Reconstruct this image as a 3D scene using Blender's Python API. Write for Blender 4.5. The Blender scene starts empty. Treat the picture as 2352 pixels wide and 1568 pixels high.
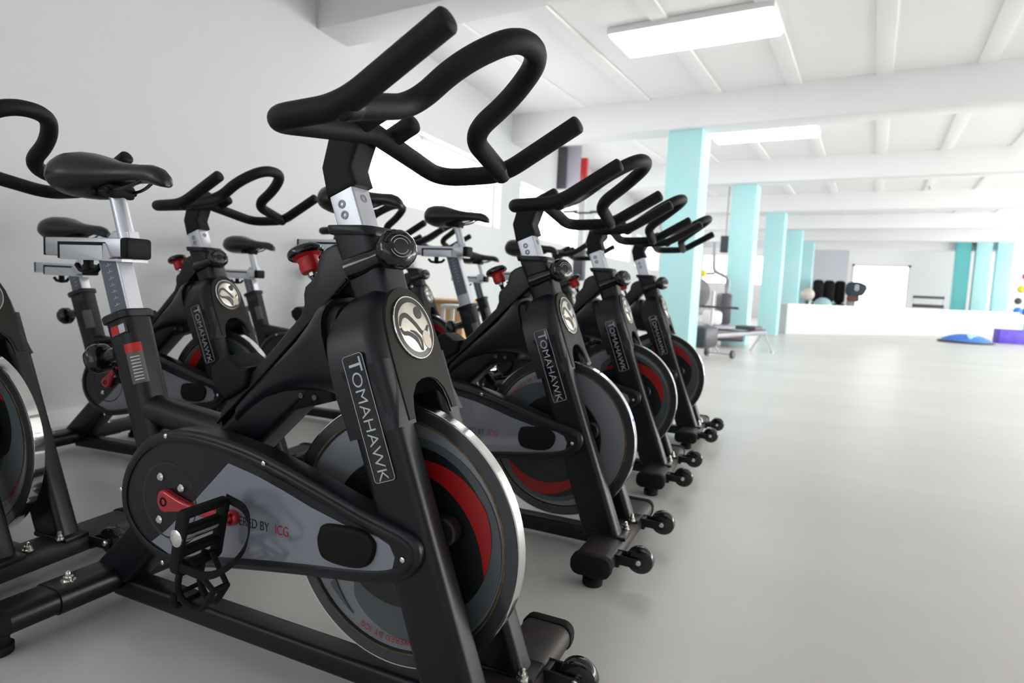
import bpy, bmesh, math, random
from mathutils import Vector, Matrix
random.seed(7)
SC = bpy.context.scene
COL = SC.collection
V = Vector
PI = math.pi

# ------------------------------------------------------------------ materials
def nodes_of(m):
    m.use_nodes = True
    return m.node_tree.nodes, m.node_tree.links

def mat(name, col, rough=.5, metal=0., spec=.5, coat=0., bump=0., bscale=400., var=0., vscale=6., emit=0., ecol=None, aniso=0.):
    m = bpy.data.materials.new(name)
    N, L = nodes_of(m)
    b = N['Principled BSDF']
    b.inputs['Base Color'].default_value = (*col, 1)
    b.inputs['Roughness'].default_value = rough
    b.inputs['Metallic'].default_value = metal
    b.inputs['Specular IOR Level'].default_value = spec
    b.inputs['Coat Weight'].default_value = coat
    b.inputs['Coat Roughness'].default_value = .08
    tc = N.new('ShaderNodeTexCoord')
    if bump:
        n = N.new('ShaderNodeTexNoise'); n.inputs['Scale'].default_value = bscale; n.inputs['Detail'].default_value = 3
        L.new(tc.outputs['Object'], n.inputs['Vector'])
        bp = N.new('ShaderNodeBump'); bp.inputs['Strength'].default_value = bump; bp.inputs['Distance'].default_value = .002
        L.new(n.outputs['Fac'], bp.inputs['Height']); L.new(bp.outputs['Normal'], b.inputs['Normal'])
    if var:
        n = N.new('ShaderNodeTexNoise'); n.inputs['Scale'].default_value = vscale; n.inputs['Detail'].default_value = 4
        L.new(tc.outputs['Object'], n.inputs['Vector'])
        r = N.new('ShaderNodeValToRGB')
        r.color_ramp.elements[0].position = .3; r.color_ramp.elements[1].position = .7
        r.color_ramp.elements[0].color = (*[c*(1-var) for c in col], 1)
        r.color_ramp.elements[1].color = (*[min(1, c*(1+var)) for c in col], 1)
        L.new(n.outputs['Fac'], r.inputs['Fac']); L.new(r.outputs['Color'], b.inputs['Base Color'])
    if emit:
        b.inputs['Emission Color'].default_value = (*(ecol or col), 1)
        b.inputs['Emission Strength'].default_value = emit
    return m

M = {}
M['frame'] = mat('black satin paint', (.0055, .0055, .0088), .36, 0, .36, bump=.08, bscale=900)
M['cover'] = mat('black moulded plastic', (.0068, .0068, .0112), .33, 0, .40, bump=.12, bscale=700)
M['plate'] = mat('grey brown moulded plastic', (.016, .0145, .0115), .55, 0, .2, bump=.25, bscale=900)
M['foam'] = mat('black foam grip', (.0055, .0055, .0075), .55, 0, .26, bump=.35, bscale=650)
M['gloss'] = mat('gloss black plastic', (.008, .009, .010), .12, 0, .6)
M['matte'] = mat('matte black plastic', (.0045, .0045, .005), .6, 0, .22)
M['rubber'] = mat('black rubber', (.008, .008, .008), .75, 0, .22)
M['alu'] = mat('brushed aluminium', (.66, .68, .73), .38, .85, .5, bump=.05, bscale=300)
M['steel'] = mat('bright zinc steel', (.75, .74, .70), .2, 1.)
M['chrome'] = mat('polished chrome rim', (.80, .81, .80), .10, 1.)
M['disc'] = mat('dark lacquered flywheel', (.045, .050, .055), .22, .35, .6, coat=.3)
M['sticker'] = mat('silver flywheel sticker', (.25, .26, .28), .35, .35, .5)
M['discblack'] = mat('black flywheel print', (.010, .011, .012), .3, 0, .5)
M['discgrey'] = mat('grey flywheel print', (.085, .10, .105), .3, 0, .5)
M['red'] = mat('red print', (.36, .008, .010), .35, 0, .5)
M['redpaint'] = mat('red anodised metal', (.50, .010, .025), .22, .35, .6, coat=.5)
M['redplastic'] = mat('red plastic', (.52, .012, .015), .3, 0, .5)
M['panel'] = mat('smoked glossy guard panel', (.225, .235, .28), .12, 0, .6, coat=.3)
M['stab'] = mat('textured brown black paint', (.027, .0215, .019), .48, 0, .45, bump=.4, bscale=500, var=.25, vscale=30)
M['seat'] = mat('black saddle leather', (.008, .008, .010), .34, 0, .5, bump=.18, bscale=260)
M['badge'] = mat('silver badge', (.80, .76, .68), .22, .75)
M['badgelens'] = mat('champagne badge print', (.62, .55, .46), .3, .6)
M['badgedark'] = mat('dark badge print', (.045, .042, .038), .35, .2)
M['white'] = mat('white lettering', (.62, .64, .68), .35, .4)
M['navy'] = mat('dark lettering', (.012, .014, .022), .4)
M['redletter'] = mat('red lettering', (.40, .015, .02), .4)
M['rust'] = mat('rusty rim edge', (.16, .10, .045), .5, .6, var=.5, vscale=60)
M['scale'] = mat('grey blue height scale', (.16, .17, .21), .42, .5)
M['caution'] = mat('grey caution text panel', (.10, .105, .09), .4)
M['felt'] = mat('cream felt', (.55, .50, .36), .9)

# wall / ceiling / floor
M['wall'] = mat('painted wall', (.63, .65, .655), .55, 0, .3, bump=.06, bscale=60, var=.012, vscale=.7)
M['ceil'] = mat('white ceiling board', (.90, .90, .90), .7, 0, .2, var=.012, vscale=1.2)
M['beam'] = mat('white painted beam', (.90, .90, .91), .65, 0, .2, var=.01, vscale=1.0)
M['trimw'] = mat('white trim', (.82, .82, .82), .45)
M['teal'] = mat('teal painted pillar', (.50, .85, .87), .5, 0, .35, var=.02, vscale=1.3)
M['teal2'] = mat('deep teal paint', (.16, .58, .59), .5, 0, .35, var=.03, vscale=1.3)
M['lamp'] = mat('lit diffuser', (1, 1, 1), .4, emit=5.0, ecol=(1, .985, .96))
M['skyglass'] = mat('daylight behind frosted glass', (1, 1, 1), .3, emit=2.0, ecol=(.95, .98, 1.0))
M['skyfar'] = mat('daylight at far doors', (1, 1, 1), .3, emit=2.2, ecol=(1, 1, 1))
M['skybig'] = mat('daylight at side windows', (1, 1, 1), .3, emit=5.6, ecol=(1.0, .975, .95))
M['skysoft'] = mat('soft daylight at far side windows', (1, 1, 1), .3, emit=3.6, ecol=(1, .99, .97))
M['rearfill'] = mat('added cool glow at rear window', (1, 1, 1), .3, emit=.35, ecol=(.78, .85, 1.0))  # cool fill glow for the added rear window
M['greypaint'] = mat('grey wall paint', (.60, .63, .68), .6, var=.03, vscale=1)
M['wood'] = mat('light plywood', (.62, .40, .20), .5, var=.12, vscale=9)
M['dkgrey'] = mat('dark grey plastic', (.06, .06, .07), .45)
M['mdgrey'] = mat('mid grey metal', (.30, .30, .33), .4, .3)
M['ltgrey'] = mat('light grey metal', (.62, .62, .64), .4, .2)
M['purple'] = mat('purple grey panel', (.50, .48, .56), .5)
M['blue'] = mat('blue foam', (.05, .22, .75), .5)
M['ltblue'] = mat('pale blue vinyl', (.40, .62, .68), .45)
M['violet'] = mat('violet blue vinyl', (.13, .08, .62), .5, var=.25, vscale=5)
M['yellow'] = mat('yellow rubber', (.75, .62, .05), .5)
M['cream'] = mat('cream vinyl', (.75, .66, .60), .5)
M['brown'] = mat('brown leather', (.15, .07, .045), .6)
M['navycloth'] = mat('dark navy cloth', (.035, .055, .075), .8)

def floor_material():
    m = bpy.data.materials.new('pale sheet vinyl')
    N, L = nodes_of(m); b = N['Principled BSDF']
    tc = N.new('ShaderNodeTexCoord')
    n = N.new('ShaderNodeTexNoise'); n.inputs['Scale'].default_value = .55; n.inputs['Detail'].default_value = 5
    mp = N.new('ShaderNodeMapping'); mp.inputs['Scale'].default_value = (.6, 2.2, 1)
    L.new(tc.outputs['Object'], mp.inputs['Vector']); L.new(mp.outputs['Vector'], n.inputs['Vector'])
    r = N.new('ShaderNodeValToRGB')
    r.color_ramp.elements[0].color = (.60, .585, .56, 1); r.color_ramp.elements[1].color = (.69, .675, .655, 1)
    r.color_ramp.elements[0].position = .3; r.color_ramp.elements[1].position = .7
    L.new(n.outputs['Fac'], r.inputs['Fac']); L.new(r.outputs['Color'], b.inputs['Base Color'])
    n2 = N.new('ShaderNodeTexNoise'); n2.inputs['Scale'].default_value = 2.5; n2.inputs['Detail'].default_value = 6
    mp2 = N.new('ShaderNodeMapping'); mp2.inputs['Scale'].default_value = (.5, 3.5, 1)
    L.new(tc.outputs['Object'], mp2.inputs['Vector']); L.new(mp2.outputs['Vector'], n2.inputs['Vector'])
    r2 = N.new('ShaderNodeMapRange'); r2.inputs['To Min'].default_value = .26; r2.inputs['To Max'].default_value = .40
    L.new(n2.outputs['Fac'], r2.inputs['Value']); L.new(r2.outputs['Result'], b.inputs['Roughness'])
    bp = N.new('ShaderNodeBump'); bp.inputs['Strength'].default_value = .06; bp.inputs['Distance'].default_value = .004
    L.new(n2.outputs['Fac'], bp.inputs['Height']); L.new(bp.outputs['Normal'], b.inputs['Normal'])
    b.inputs['Specular IOR Level'].default_value = .5
    return m
M['floor'] = floor_material()

# ------------------------------------------------------------------ mesh helpers
class MB:
    def __init__(s): s.v = []; s.f = []
    def add(s, verts, faces):
        o = len(s.v); s.v += [V(p) for p in verts]; s.f += [[i+o for i in f] for f in faces]; return s
    def loft(s, rings, cap=True, closed=False):
        n = len(rings[0]); vs = [p for r in rings for p in r]; fs = []
        R = len(rings)
        for i in range(R if closed else R-1):
            a, b = i*n, ((i+1) % R)*n
            for j in range(n):
                k = (j+1) % n; fs.append([a+j, a+k, b+k, b+j])
        if cap and not closed:
            fs.append(list(range(n))[::-1]); fs.append([(R-1)*n+j for j in range(n)])
        return s.add(vs, fs)
    def build(s, name, m, parent=None, ang=35, loc=None):
        me = bpy.data.meshes.new(name)
        off = V(loc) if loc else V((0, 0, 0))
        me.from_pydata([tuple(p-off) for p in s.v], [], s.f); me.update()
        bm = bmesh.new(); bm.from_mesh(me)
        bmesh.ops.recalc_face_normals(bm, faces=bm.faces); bm.to_mesh(me); bm.free()
        me.polygons.foreach_set('use_smooth', [True]*len(me.polygons))
        try: me.set_sharp_from_angle(angle=math.radians(ang))
        except Exception: pass
        me.materials.append(m)
        o = bpy.data.objects.new(name, me); COL.objects.link(o)
        if loc: o.location = loc
        if parent: o.parent = parent
        return o

def circle(c, ux, uy, r, n=20, r2=None):
    c, ux, uy = V(c), V(ux), V(uy)
    return [c+ux*(r*math.cos(2*PI*i/n))+uy*((r2 or r)*math.sin(2*PI*i/n)) for i in range(n)]

def rrect(c, ux, uy, hx, hy, r, k=4):
    """rounded rectangle ring, half sizes hx, hy"""
    c, ux, uy = V(c), V(ux), V(uy); r = min(r, hx*.999, hy*.999); out = []
    for sx, sy, a0 in ((1, 1, 0), (-1, 1, PI/2), (-1, -1, PI), (1, -1, 1.5*PI)):
        for i in range(k+1):
            a = a0+PI/2*i/k
            out.append(c+ux*(sx*(hx-r)+r*math.cos(a))+uy*(sy*(hy-r)+r*math.sin(a)))
    return out

def perp(d):
    d = V(d).normalized(); a = V((0, 0, 1)) if abs(d.z) < .9 else V((1, 0, 0))
    x = d.cross(a).normalized(); return x, d.cross(x).normalized()

def tube(mb, pts, r, n=14, round_ends=True, taper=None):
    pts = [V(p) for p in pts]
    T = []
    for i in range(len(pts)):
        a = pts[max(0, i-1)]; b = pts[min(len(pts)-1, i+1)]; T.append((b-a).normalized())
    x, y = perp(T[0]); rings = []
    def ring(c, rr): return [c+x*(rr*math.cos(2*PI*j/n))+y*(rr*math.sin(2*PI*j/n)) for j in range(n)]
    if round_ends:
        for a in (.12, .35, .65, .9): rings.append(ring(pts[0]-T[0]*(r*.45*math.cos(a*PI/2)), r*(.35+.65*math.sin(a*PI/2))))
    for i, p in enumerate(pts):
        if i:
            q = T[i-1].rotation_difference(T[i]); x = q @ x; y = q @ y
        rings.append(ring(p, r*(taper[i] if taper else 1)))
    if round_ends:
        for a in (.9, .65, .35, .12): rings.append(ring(pts[-1]+T[-1]*(r*.45*math.cos(a*PI/2)), r*(.35+.65*math.sin(a*PI/2))))
    return mb.loft(rings)

def lathe(mb, o, ax, prof, n=24, ring=False):
    """prof: list of (distance along axis, radius)"""
    o = V(o); ax = V(ax).normalized(); x, y = perp(ax)
    return mb.loft([circle(o+ax*t, x, y, max(r, 1e-4), n) for t, r in prof], not ring, ring)

def box(mb, c, h, rot=None, b=0.004):
    """bevelled box centre c half sizes h"""
    c = V(c); R = rot or Matrix.Identity(3); ux, uy, uz = R @ V((1, 0, 0)), R @ V((0, 1, 0)), R @ V((0, 0, 1))
    b = min(b, h[0]*.9, h[1]*.9, h[2]*.9)
    if b <= 0: return mb.loft([rrect(c-uz*h[2], ux, uy, h[0], h[1], 1e-5, 1), rrect(c+uz*h[2], ux, uy, h[0], h[1], 1e-5, 1)])
    rings = []
    for zz, i in ((-h[2], b), (-h[2]+b*.3, b*.3), (-h[2]+b, 0), (h[2]-b, 0), (h[2]-b*.3, b*.3), (h[2], b)):
        rings.append(rrect(c+uz*zz, ux, uy, h[0]-i, h[1]-i, b, 3))
    return mb.loft(rings)

def fillet(P, R, n=8):
    P = [V(p) for p in P]; out = [P[0]]
    for i in range(1, len(P)-1):
        a, b, c = P[i-1], P[i], P[i+1]; u = a-b; w = c-b; lu, lw = u.length, w.length; u = u/lu; w = w/lw
        d = min(R[i], lu*.49, lw*.49); p0 = b+u*d; p1 = b+w*d
        for t in range(n):
            t /= (n-1); out.append((1-t)**2*p0+2*t*(1-t)*b+t*t*p1)
    out.append(P[-1]); return out

def smooth_poly(pts, k=4):
    """closed Catmull-Rom through pts"""
    n = len(pts); out = []
    for i in range(n):
        p0, p1, p2, p3 = [V((*pts[(i+j-1) % n], 0)) for j in range(4)]
        for t in range(k):
            t /= k
            q = .5*((2*p1)+(p2-p0)*t+(2*p0-5*p1+4*p2-p3)*t*t+(3*p1-p0-3*p2+p3)*t**3); out.append((q.x, q.y))
    return out

def inset(pts, d, w=None):
    n = len(pts); A = sum(pts[i][0]*pts[(i+1) % n][1]-pts[(i+1) % n][0]*pts[i][1] for i in range(n)); sg = 1 if A > 0 else -1
    out = []
    for i in range(n):
        p, q, r = V((*pts[i-1], 0)), V((*pts[i], 0)), V((*pts[(i+1) % n], 0))
        a = (q-p).normalized(); b = (r-q).normalized()
        n1 = V((-a.y, a.x, 0))*sg; n2 = V((-b.y, b.x, 0))*sg
        m = (n1+n2); m = m/max(m.length_squared/2, .35)
        ww = 1 if w is None else w[i]
        s = q+m*d*ww; out.append((s.x, s.y))
    return out

def prism(mb, pts, fr, t0, t1, b=0., w=None, b0=None, k=4):
    """extrude outline pts (2D) mapped by fr(u,v,t) from t0 to t1; the t1 side (and t0) rounded by b"""
    sg = 1 if t1 > t0 else -1; rings = []
    b0 = b if b0 is None else b0
    if b0:
        for i in range(k+1):
            a = PI/2*i/k; q = inset(pts, b0*(1-math.sin(a)), w); rings.append([fr(x, y, t0+sg*b0*(1-math.cos(a))) for x, y in q])
    else: rings.append([fr(x, y, t0) for x, y in pts])
    if b:
        for i in range(k+1):
            a = PI/2*i/k; q = inset(pts, b*(1-math.cos(a)), w); rings.append([fr(x, y, t1-sg*b*(1-math.sin(a))) for x, y in q])
    else: rings.append([fr(x, y, t1) for x, y in pts])
    return mb.loft(rings)

XZ = lambda x, z, y: V((x, y, z))          # side-view outlines
def text_obj(name, s, size, m, parent, origin, xdir, ydir, depth=.0004, bold=0., align='LEFT', sx=1.):
    cu = bpy.data.curves.new(name, 'FONT'); cu.body = s; cu.size = size; cu.extrude = depth; cu.offset = bold
    cu.align_x = align; cu.align_y = 'CENTER'
    tmp = bpy.data.objects.new(name, cu); COL.objects.link(tmp)
    bpy.context.view_layer.update()
    me = bpy.data.meshes.new_from_object(tmp.evaluated_get(bpy.context.evaluated_depsgraph_get()))
    bpy.data.objects.remove(tmp); me.name = name
    xd = V(xdir).normalized(); yd = V(ydir); yd = (yd-xd*yd.dot(xd)).normalized(); zd = xd.cross(yd)
    mx = Matrix((xd*sx, yd, zd)).transposed().to_4x4(); mx.translation = V(origin)
    me.transform(mx); me.materials.clear(); me.materials.append(m)
    o = bpy.data.objects.new(name, me); COL.objects.link(o); o.parent = parent
    return o

def tag(o, label=None, cat=None, group=None, kind=None):
    if label: o['label'] = label
    if cat: o['category'] = cat
    if group: o['group'] = group
    if kind: o['kind'] = kind
    return o

def thing(name, label, cat, loc=(0, 0, 0), rz=0, group=None):
    o = bpy.data.objects.new(name, None); COL.objects.link(o); o.empty_display_size = .1
    o.location = loc; o.rotation_euler = (0, 0, rz)
    return tag(o, label, cat, group)

def struct(name, mb, m, ang=35):
    return tag(mb.build(name, m, None, ang), kind='structure')

# ------------------------------------------------------------------ camera
F_PX = 1428.0
CR = V((0.90972368, 0.412781, 0.04488516)); CU = V((-0.07722878, 0.06199984, 0.99508378)); CF = V((-0.4079688, 0.90871771, -0.08828129))
cam = bpy.data.cameras.new('camera'); co = bpy.data.objects.new('camera', cam); COL.objects.link(co)
mx = Matrix((CR, CU, -CF)).transposed().to_4x4(); mx.translation = V((0.43291577, -0.9940545, 0.83552569)); co.matrix_world = mx
cam.sensor_width = 36; cam.lens = 36*F_PX/2352; cam.clip_start = .05; cam.clip_end = 200
cam.dof.use_dof = True; cam.dof.focus_distance = 1.25; cam.dof.aperture_fstop = 4.0
SC.camera = co

# ------------------------------------------------------------------ the indoor bike (heading +X, wheel in the XZ plane, right side towards -Y)
E0 = V((-.223, 0, .748)); DS = V((.35, 0, -.936)).normalized(); DN = V((.936, 0, .35)).normalized()
def FK(s, y, n): return E0+DS*s+DN*n+V((0, y, 0))       # frame of the raked fork: s down the fork, n forwards
YD = V((0, 1, 0))

def make_bike():
    root = thing('exercise_bike', '', 'exercise bike')
    # --- main diagonal beam: box section from the head down to the rear stabiliser
    mb = MB()
    bd = V((-.73, 0, -.683)).normalized(); bn = V((-bd.z, 0, bd.x)); top = V((-.42, 0, .752)); bn = bn if bn.z > 0 else -bn
    def bc(t): return top+bd*t-bn*.049
    mb.loft([rrect(bc(t), bn, YD, .049, .040, .016) for t in (0, .3, .6, .9)] + [[V((p.x, p.y, max(p.z, .062))) for p in rrect(bc(t), bn, YD, .049, .040, .016)] for t in (.955, 1.0)])
    mb.build('main_beam', M['frame'], root)
    # flared shroud that joins the beam to the fork cover
    mb = MB(); secs = [(-.312, .606, .792, .098, 1), (-.331, .606, .792, .098, 1), (-.3315, .601, .799, .1125, 1), (-.345, .603, .800, .109, .85), (-.37, .606, .792, .101, .65), (-.40, .611, .768, .091, .4), (-.45, .607, .724, .075, .15), (-.50, .596, .680, .064, 0), (-.55, .577, .638, .053, 0), (-.59, .549, .604, .049, 0), (-.63, .513, .566, .046, 0)]
    rings = []
    for x, z0, z1, hw, sk_ in secs:
        hh = (z1-z0)/2; rings.append([V((x-.374*sk_*(z-.70), y, z)) for y, z in [(hw*math.copysign(abs(math.cos(a))**.75, math.cos(a)), (z0+z1)/2+hh*math.copysign(abs(math.sin(a))**.75, math.sin(a))) for a in [2*PI*i/28 for i in range(28)]]])
    mb.loft(rings).build('beam_shroud', M['cover'], root, 50)
    # wavy brake housing on top of the beam
    ol = [(-.335, .838), (-.372, .903), (-.384, .902), (-.403, .894), (-.418, .882), (-.424, .866), (-.427, .846), (-.440, .829), (-.455, .817), (-.459, .801), (-.457, .781), (-.466, .758), (-.497, .728), (-.549, .675), (-.60, .628), (-.66, .57), (-.69, .53), (-.684, .504), (-.61, .575), (-.538, .644), (-.44, .738)]
    mb = MB(); prism(mb, ol, XZ, .036, -.036, .008); hs = mb.build('brake_housing', M['cover'], root)
    mb = MB(); tube(mb, [V((-.348, -.0395, .834)), V((-.538, -.0395, .651)), V((-.688, -.0395, .512))], .0035, 8); mb.build('housing_ridge', M['frame'], hs)
    mb = MB(); prism(mb, [(-.593, .642), (-.62, .640), (-.635, .650), (-.656, .662), (-.675, .658), (-.705, .632), (-.70, .60), (-.66, .565), (-.60, .60)], XZ, .048, -.048, .01); mb.build('bottle_holder', M['matte'], root)
    # brake rod and knob
    rd = V((-.42, 0, .91)).normalized(); rb = V((-.442, 0, .790))
    mb = MB(); tube(mb, [rb, rb+rd*.085], .0065, 10); rod = mb.build('brake_rod', M['gloss'], root)
    kb = rb+rd*.072; KS = .80
    mb = MB(); lathe(mb, kb, rd, [(t*KS, r*KS) for t, r in [(-.024, .009), (-.024, .012), (-.012, .012), (-.012, .008)]], 8); mb.build('rod_nut', M['steel'], rod)
    mb = MB(); lathe(mb, kb, rd, [(t*KS, r*KS) for t, r in [(-.014, .018), (-.012, .024), (.002, .027), (.014, .025), (.024, .028), (.030, .037), (.034, .040), (.036, .030)]], 28)
    kn = mb.build('brake_knob', M['redplastic'], root)
    mb = MB(); lathe(mb, kb, rd, [(t*KS, r*KS) for t, r in [(.031, .034), (.030, .041), (.034, .0455), (.041, .0465), (.048, .044), (.053, .038), (.0545, .027)]], 28); mb.build('knob_rim', M['gloss'], kn)
    mb = MB(); lathe(mb, kb, rd, [(t*KS, r*KS) for t, r in [(.050, .026), (.0555, .026), (.057, .018), (.0575, .004)]], 24); mb.build('knob_cap', M['redplastic'], kn)
    # --- head tube with rim
    XD = V((1, 0, 0)); ht = lambda z: V((-.344+.40*(.935-z), 0, z))
    mb = MB(); mb.loft([rrect(ht(z), XD, YD, hx, hy, .020) for z, hx, hy in ((.928, .048, .0465), (.91, .0475, .046), (.84, .0455, .0445), (.79, .045, .0435))])
    hd = mb.build('head_tube', M['cover'], root)
    mb = MB(); mb.loft([rrect(ht(z), XD, YD, .048+e, .047+e, .022) for z, e in ((.918, -.001), (.9185, .0040), (.921, .0055), (.932, .0055), (.936, .004), (.937, -.004))]); mb.build('collar', M['cover'], hd)
    # --- front adjusting knob
    a0 = V((-.312, -.036, .864)); a1 = V((-.238, -.034, .893)); ax = (a1-a0).normalized()
    mb = MB(); lathe(mb, a0, ax, [(-.030, .023), (.006, .0225), (.03, .0195), (.052, .0185), (.056, .014)], 22); kb2 = mb.build('front_knob', M['gloss'], root)
    mb = MB(); rings = []; ax = V((.80, -.52, .28)).normalized(); a0 = a1-ax*.060; x, y = perp(ax)
    for t, r in ((.026, .012), (.028, .022), (.036, .032), (.048, .0375), (.060, .0385), (.070, .0365), (.077, .031), (.0805, .024), (.0812, .004)):
        rings.append([a0+ax*t+x*(r*(1-.03*max(0, math.cos(8*a))*(r > .03))*math.cos(a))+y*(r*(1-.03*max(0, math.cos(8*a))*(r > .03))*math.sin(a)) for a in [2*PI*i/64 for i in range(64)]])
    mb.loft(rings).build('knob_grip', M['gloss'], kb2, 60)
    mb = MB()
    for rr in (.0205, .0145):
        for g in range(2):
            pts = [a0+ax*.0815+x*(rr*math.cos(g*PI+.35+2.4*i/14))+y*(rr*math.sin(g*PI+.35+2.4*i/14)) for i in range(15)]
            tube(mb, pts, .0005, 6, False)
    mb.build('ring_marking', M['white'], kb2)
    # --- handlebar post
    mb = MB(); mb.loft([rrect(FK(s, 0, -.0555), DN, YD, .0295, .026, .004) for s in (-.19, -.345)]); post = mb.build('handlebar_post', M['alu'], root)
    for i, (s, y, n, d) in enumerate([(-.268, -.026, -.060, V((0, -1, 0))), (-.246, -.026, -.060, V((0, -1, 0))), (-.270, 0, -.026, DN)]):
        mb = MB(); lathe(mb, FK(s, y, n), d, [(-.002, .0085), (.0012, .0085), (.0014, .006), (.0006, .0055), (.0006, .003), (-.0005, .0028)], 16); mb.build('post_bolt', M['mdgrey'], post)
    # --- elbow bracket
    mb = MB(); prism(mb, [(-.408, .987), (-.424, 1.048), (-.408, 1.106), (-.392, 1.128), (-.336, 1.128), (-.330, 1.105), (-.352, 1.048), (-.338, 1.015)], XZ, .031, -.031, .010); mb.build('stem_bracket', M['foam'], root, 50)
    # --- handlebar
    hb = MB(); C0, A, B, T = V((-.3181, 0, 1.112)), V((-.3287, .2591, 1.0745)), V((-.1747, .2666, 1.0802)), V((-.0078, .2675, 1.1758))
    mir = lambda p: V((p.x, -p.y, p.z))
    half = fillet([C0, A, B, T], [0, .058, .045, 0], 12)
    tube(hb, [mir(p) for p in half[:0:-1]]+[C0]+half[1:], .0195, 18)
    bar = hb.build('handlebar', M['foam'], root, 60)
    R, K_, Q = V((-.1683, .0998, 1.1243)), V((-.0811, .0996, 1.1872)), V((-.0031, .0479, 1.2378))
    lp = MB(); tube(lp, fillet([B, R, K_, Q, mir(Q), mir(K_), mir(R), mir(B)], [0, .06, .15, .055, .055, .15, .06, 0], 12), .0200, 18); lp.build('loop_bar', M['foam'], bar, 60)
    for sg in (1, -1):
        s_ = MB(); tube(s_, [V((-.335, .052*sg, 1.108)), V((-.300, .051*sg, 1.124)), V((-.268, .050*sg, 1.140))], .0190, 16); s_.build('bar_stub', M['foam'], bar, 60)
        s_ = MB(); d = (R-B).normalized(); q = B if sg > 0 else mir(B); d = d if sg > 0 else mir(d)
        tube(s_, [q+d*.0, q+d*.024], .0212, 14); s_.build('loop_clamp', M['frame'], bar, 60)
    # --- fork legs
    for sg, nm in ((-1, 'fork_leg'), (1, 'fork_leg')):
        mb = MB(); mb.loft([rrect(FK(s, sg*.089-.014*(sg > 0), -.053-.003*(s > .5)), DN, YD, .052+.003*(s > .5), .029, .018, 5) for s in (.05, .35, .60, .672)] + [[V((p.x, p.y, max(p.z, .092))) for p in rrect(FK(s, sg*.089-.014*(sg > 0), -.056), DN, YD, .055, .029, .018, 5)] for s in (.70, .73)])
        leg = mb.build(nm, M['frame'], root)
        # foot sleeve at the bottom of the leg
        mb = MB(); box(mb, (-.022, sg*.089-.014*(sg > 0), .094), (.064, .033, .006), None, .003); mb.build('leg_foot', M['frame'], leg)
        mb = MB(); lathe(mb, (.022, sg*.040, .098), (0, 0, 1), [(0, .013), (.004, .013), (.004, .0095), (.013, .0095), (.013, .006), (.022, .005), (.024, .002)], 12); mb.build('leg_nut', M['steel'], leg)
    mb = MB(); lathe(mb, FK(.372, -.064, -.012), V((0, 1, 0)), [(-.004, .024), (.0, .027), (.022, .027), (.026, .021), (.027, .004)], 22); mb.build('axle_boss', M['frame'], root)
    # --- fork cover (arched shell)
    half = [(.0, -.093), (.026, -.090), (.048, -.082), (.070, -.066), (.090, -.044), (.104, -.018), (.112, .012), (.117, .05), (.119, .09), (.120, .172)]
    arch = [(.066, .172), (.064, .150), (.055, .124), (.036, .105), (.018, .0985), (.0, .097)]
    pts = half+arch+[(-a, b) for a, b in arch[::-1][1:]]+[(-a, b) for a, b in half[::-1][:-1]]
    w = [1]*9+[.0]+[0]*11+[0.0]+[1]*8
    w = w[:len(pts)]
    def cf(y, s, n):
        if n < -.06:
            lim = -.072-.6*(min(s, -.02)+.093) if s < -.02 else (-.116 if s < .1 else -.116+.006*min(1, (s-.1)/.06))
            n = max(lim, -.15)
        return FK(s, y*(.86 if y > 0 else 1), n)
    mb = MB(); prism(mb, pts, cf, -.15, .0, .034, w, 0., 6); cov = mb.build('fork_cover', M['cover'], root, 45)
    hp = [(.0, -.0815), (.026, -.077), (.050, -.063), (.068, -.041), (.080, -.012), (.0855, .03), (.087, .09), (.0865, .165)]
    ha = [(.067, .165), (.065, .150), (.056, .124), (.037, .105), (.018, .0985), (.0, .097)]
    pp = hp+ha+[(-a, b) for a, b in ha[::-1][1:]]+[(-a, b) for a, b in hp[::-1][:-1]]
    mb = MB(); prism(mb, pp, lambda y, s, n: FK(s, y*(.93 if y > 0 else 1), n), -.004, .0025, .0015, None, 0); mb.build('cover_plate', M['plate'], cov)
    # badge
    bd_ = lambda y, s, n: FK(s, y, n)
    def disc(m_, r, n0, n1, b_, cy=0, cs=0, r2=None, k=48):
        prism(m_, [(cy+r*math.cos(2*PI*i/k), cs+(r2 or r)*math.sin(2*PI*i/k)) for i in range(k)], bd_, n0, n1, b_, None, 0, 2)
    mb = MB(); disc(mb, .0625, .002, .006, .0015); bg = mb.build('badge', M['badgedark'], root)
    mb = MB(); disc(mb, .049, .005, .0075, .001); mb.build('badge_face', M['badge'], bg)
    mb = MB()
    rings = []
    for rr, nn in ((.0625, .0045), (.0615, .0068), (.0595, .0068), (.0590, .005)): rings.append([FK(rr*math.sin(2*PI*i/48), rr*math.cos(2*PI*i/48), nn) for i in range(48)])
    mb.loft(rings, False, True).build('badge_ring', M['chrome'], bg)
    def ribbon(m_, pts, ws, n=.0082):
        P = []
        for i in range(len(pts)-1):
            p0, p1, p2, p3 = [V((*pts[max(0, min(len(pts)-1, i+j-1))], 0)) for j in range(4)]
            for t in range(6):
                t /= 6; P.append((.5*((2*p1)+(p2-p0)*t+(2*p0-5*p1+4*p2-p3)*t*t+(3*p1-p0-3*p2+p3)*t**3), ws[i]+(ws[i+1]-ws[i])*t))
        P.append((V((*pts[-1], 0)), ws[-1])); a = []; b = []
        for i, (q, w_) in enumerate(P):
            d = (P[min(i+1, len(P)-1)][0]-P[max(0, i-1)][0]).normalized(); nn = V((-d.y, d.x, 0))
            a.append(q+nn*w_/2); b.append(q-nn*w_/2)
        rings = [[FK(p.y, p.x, n), FK(q.y, q.x, n), FK(q.y, q.x, n-.0012), FK(p.y, p.x, n-.0012)] for p, q in zip(a, b)]
        m_.loft(rings)
    mb = MB()
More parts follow.
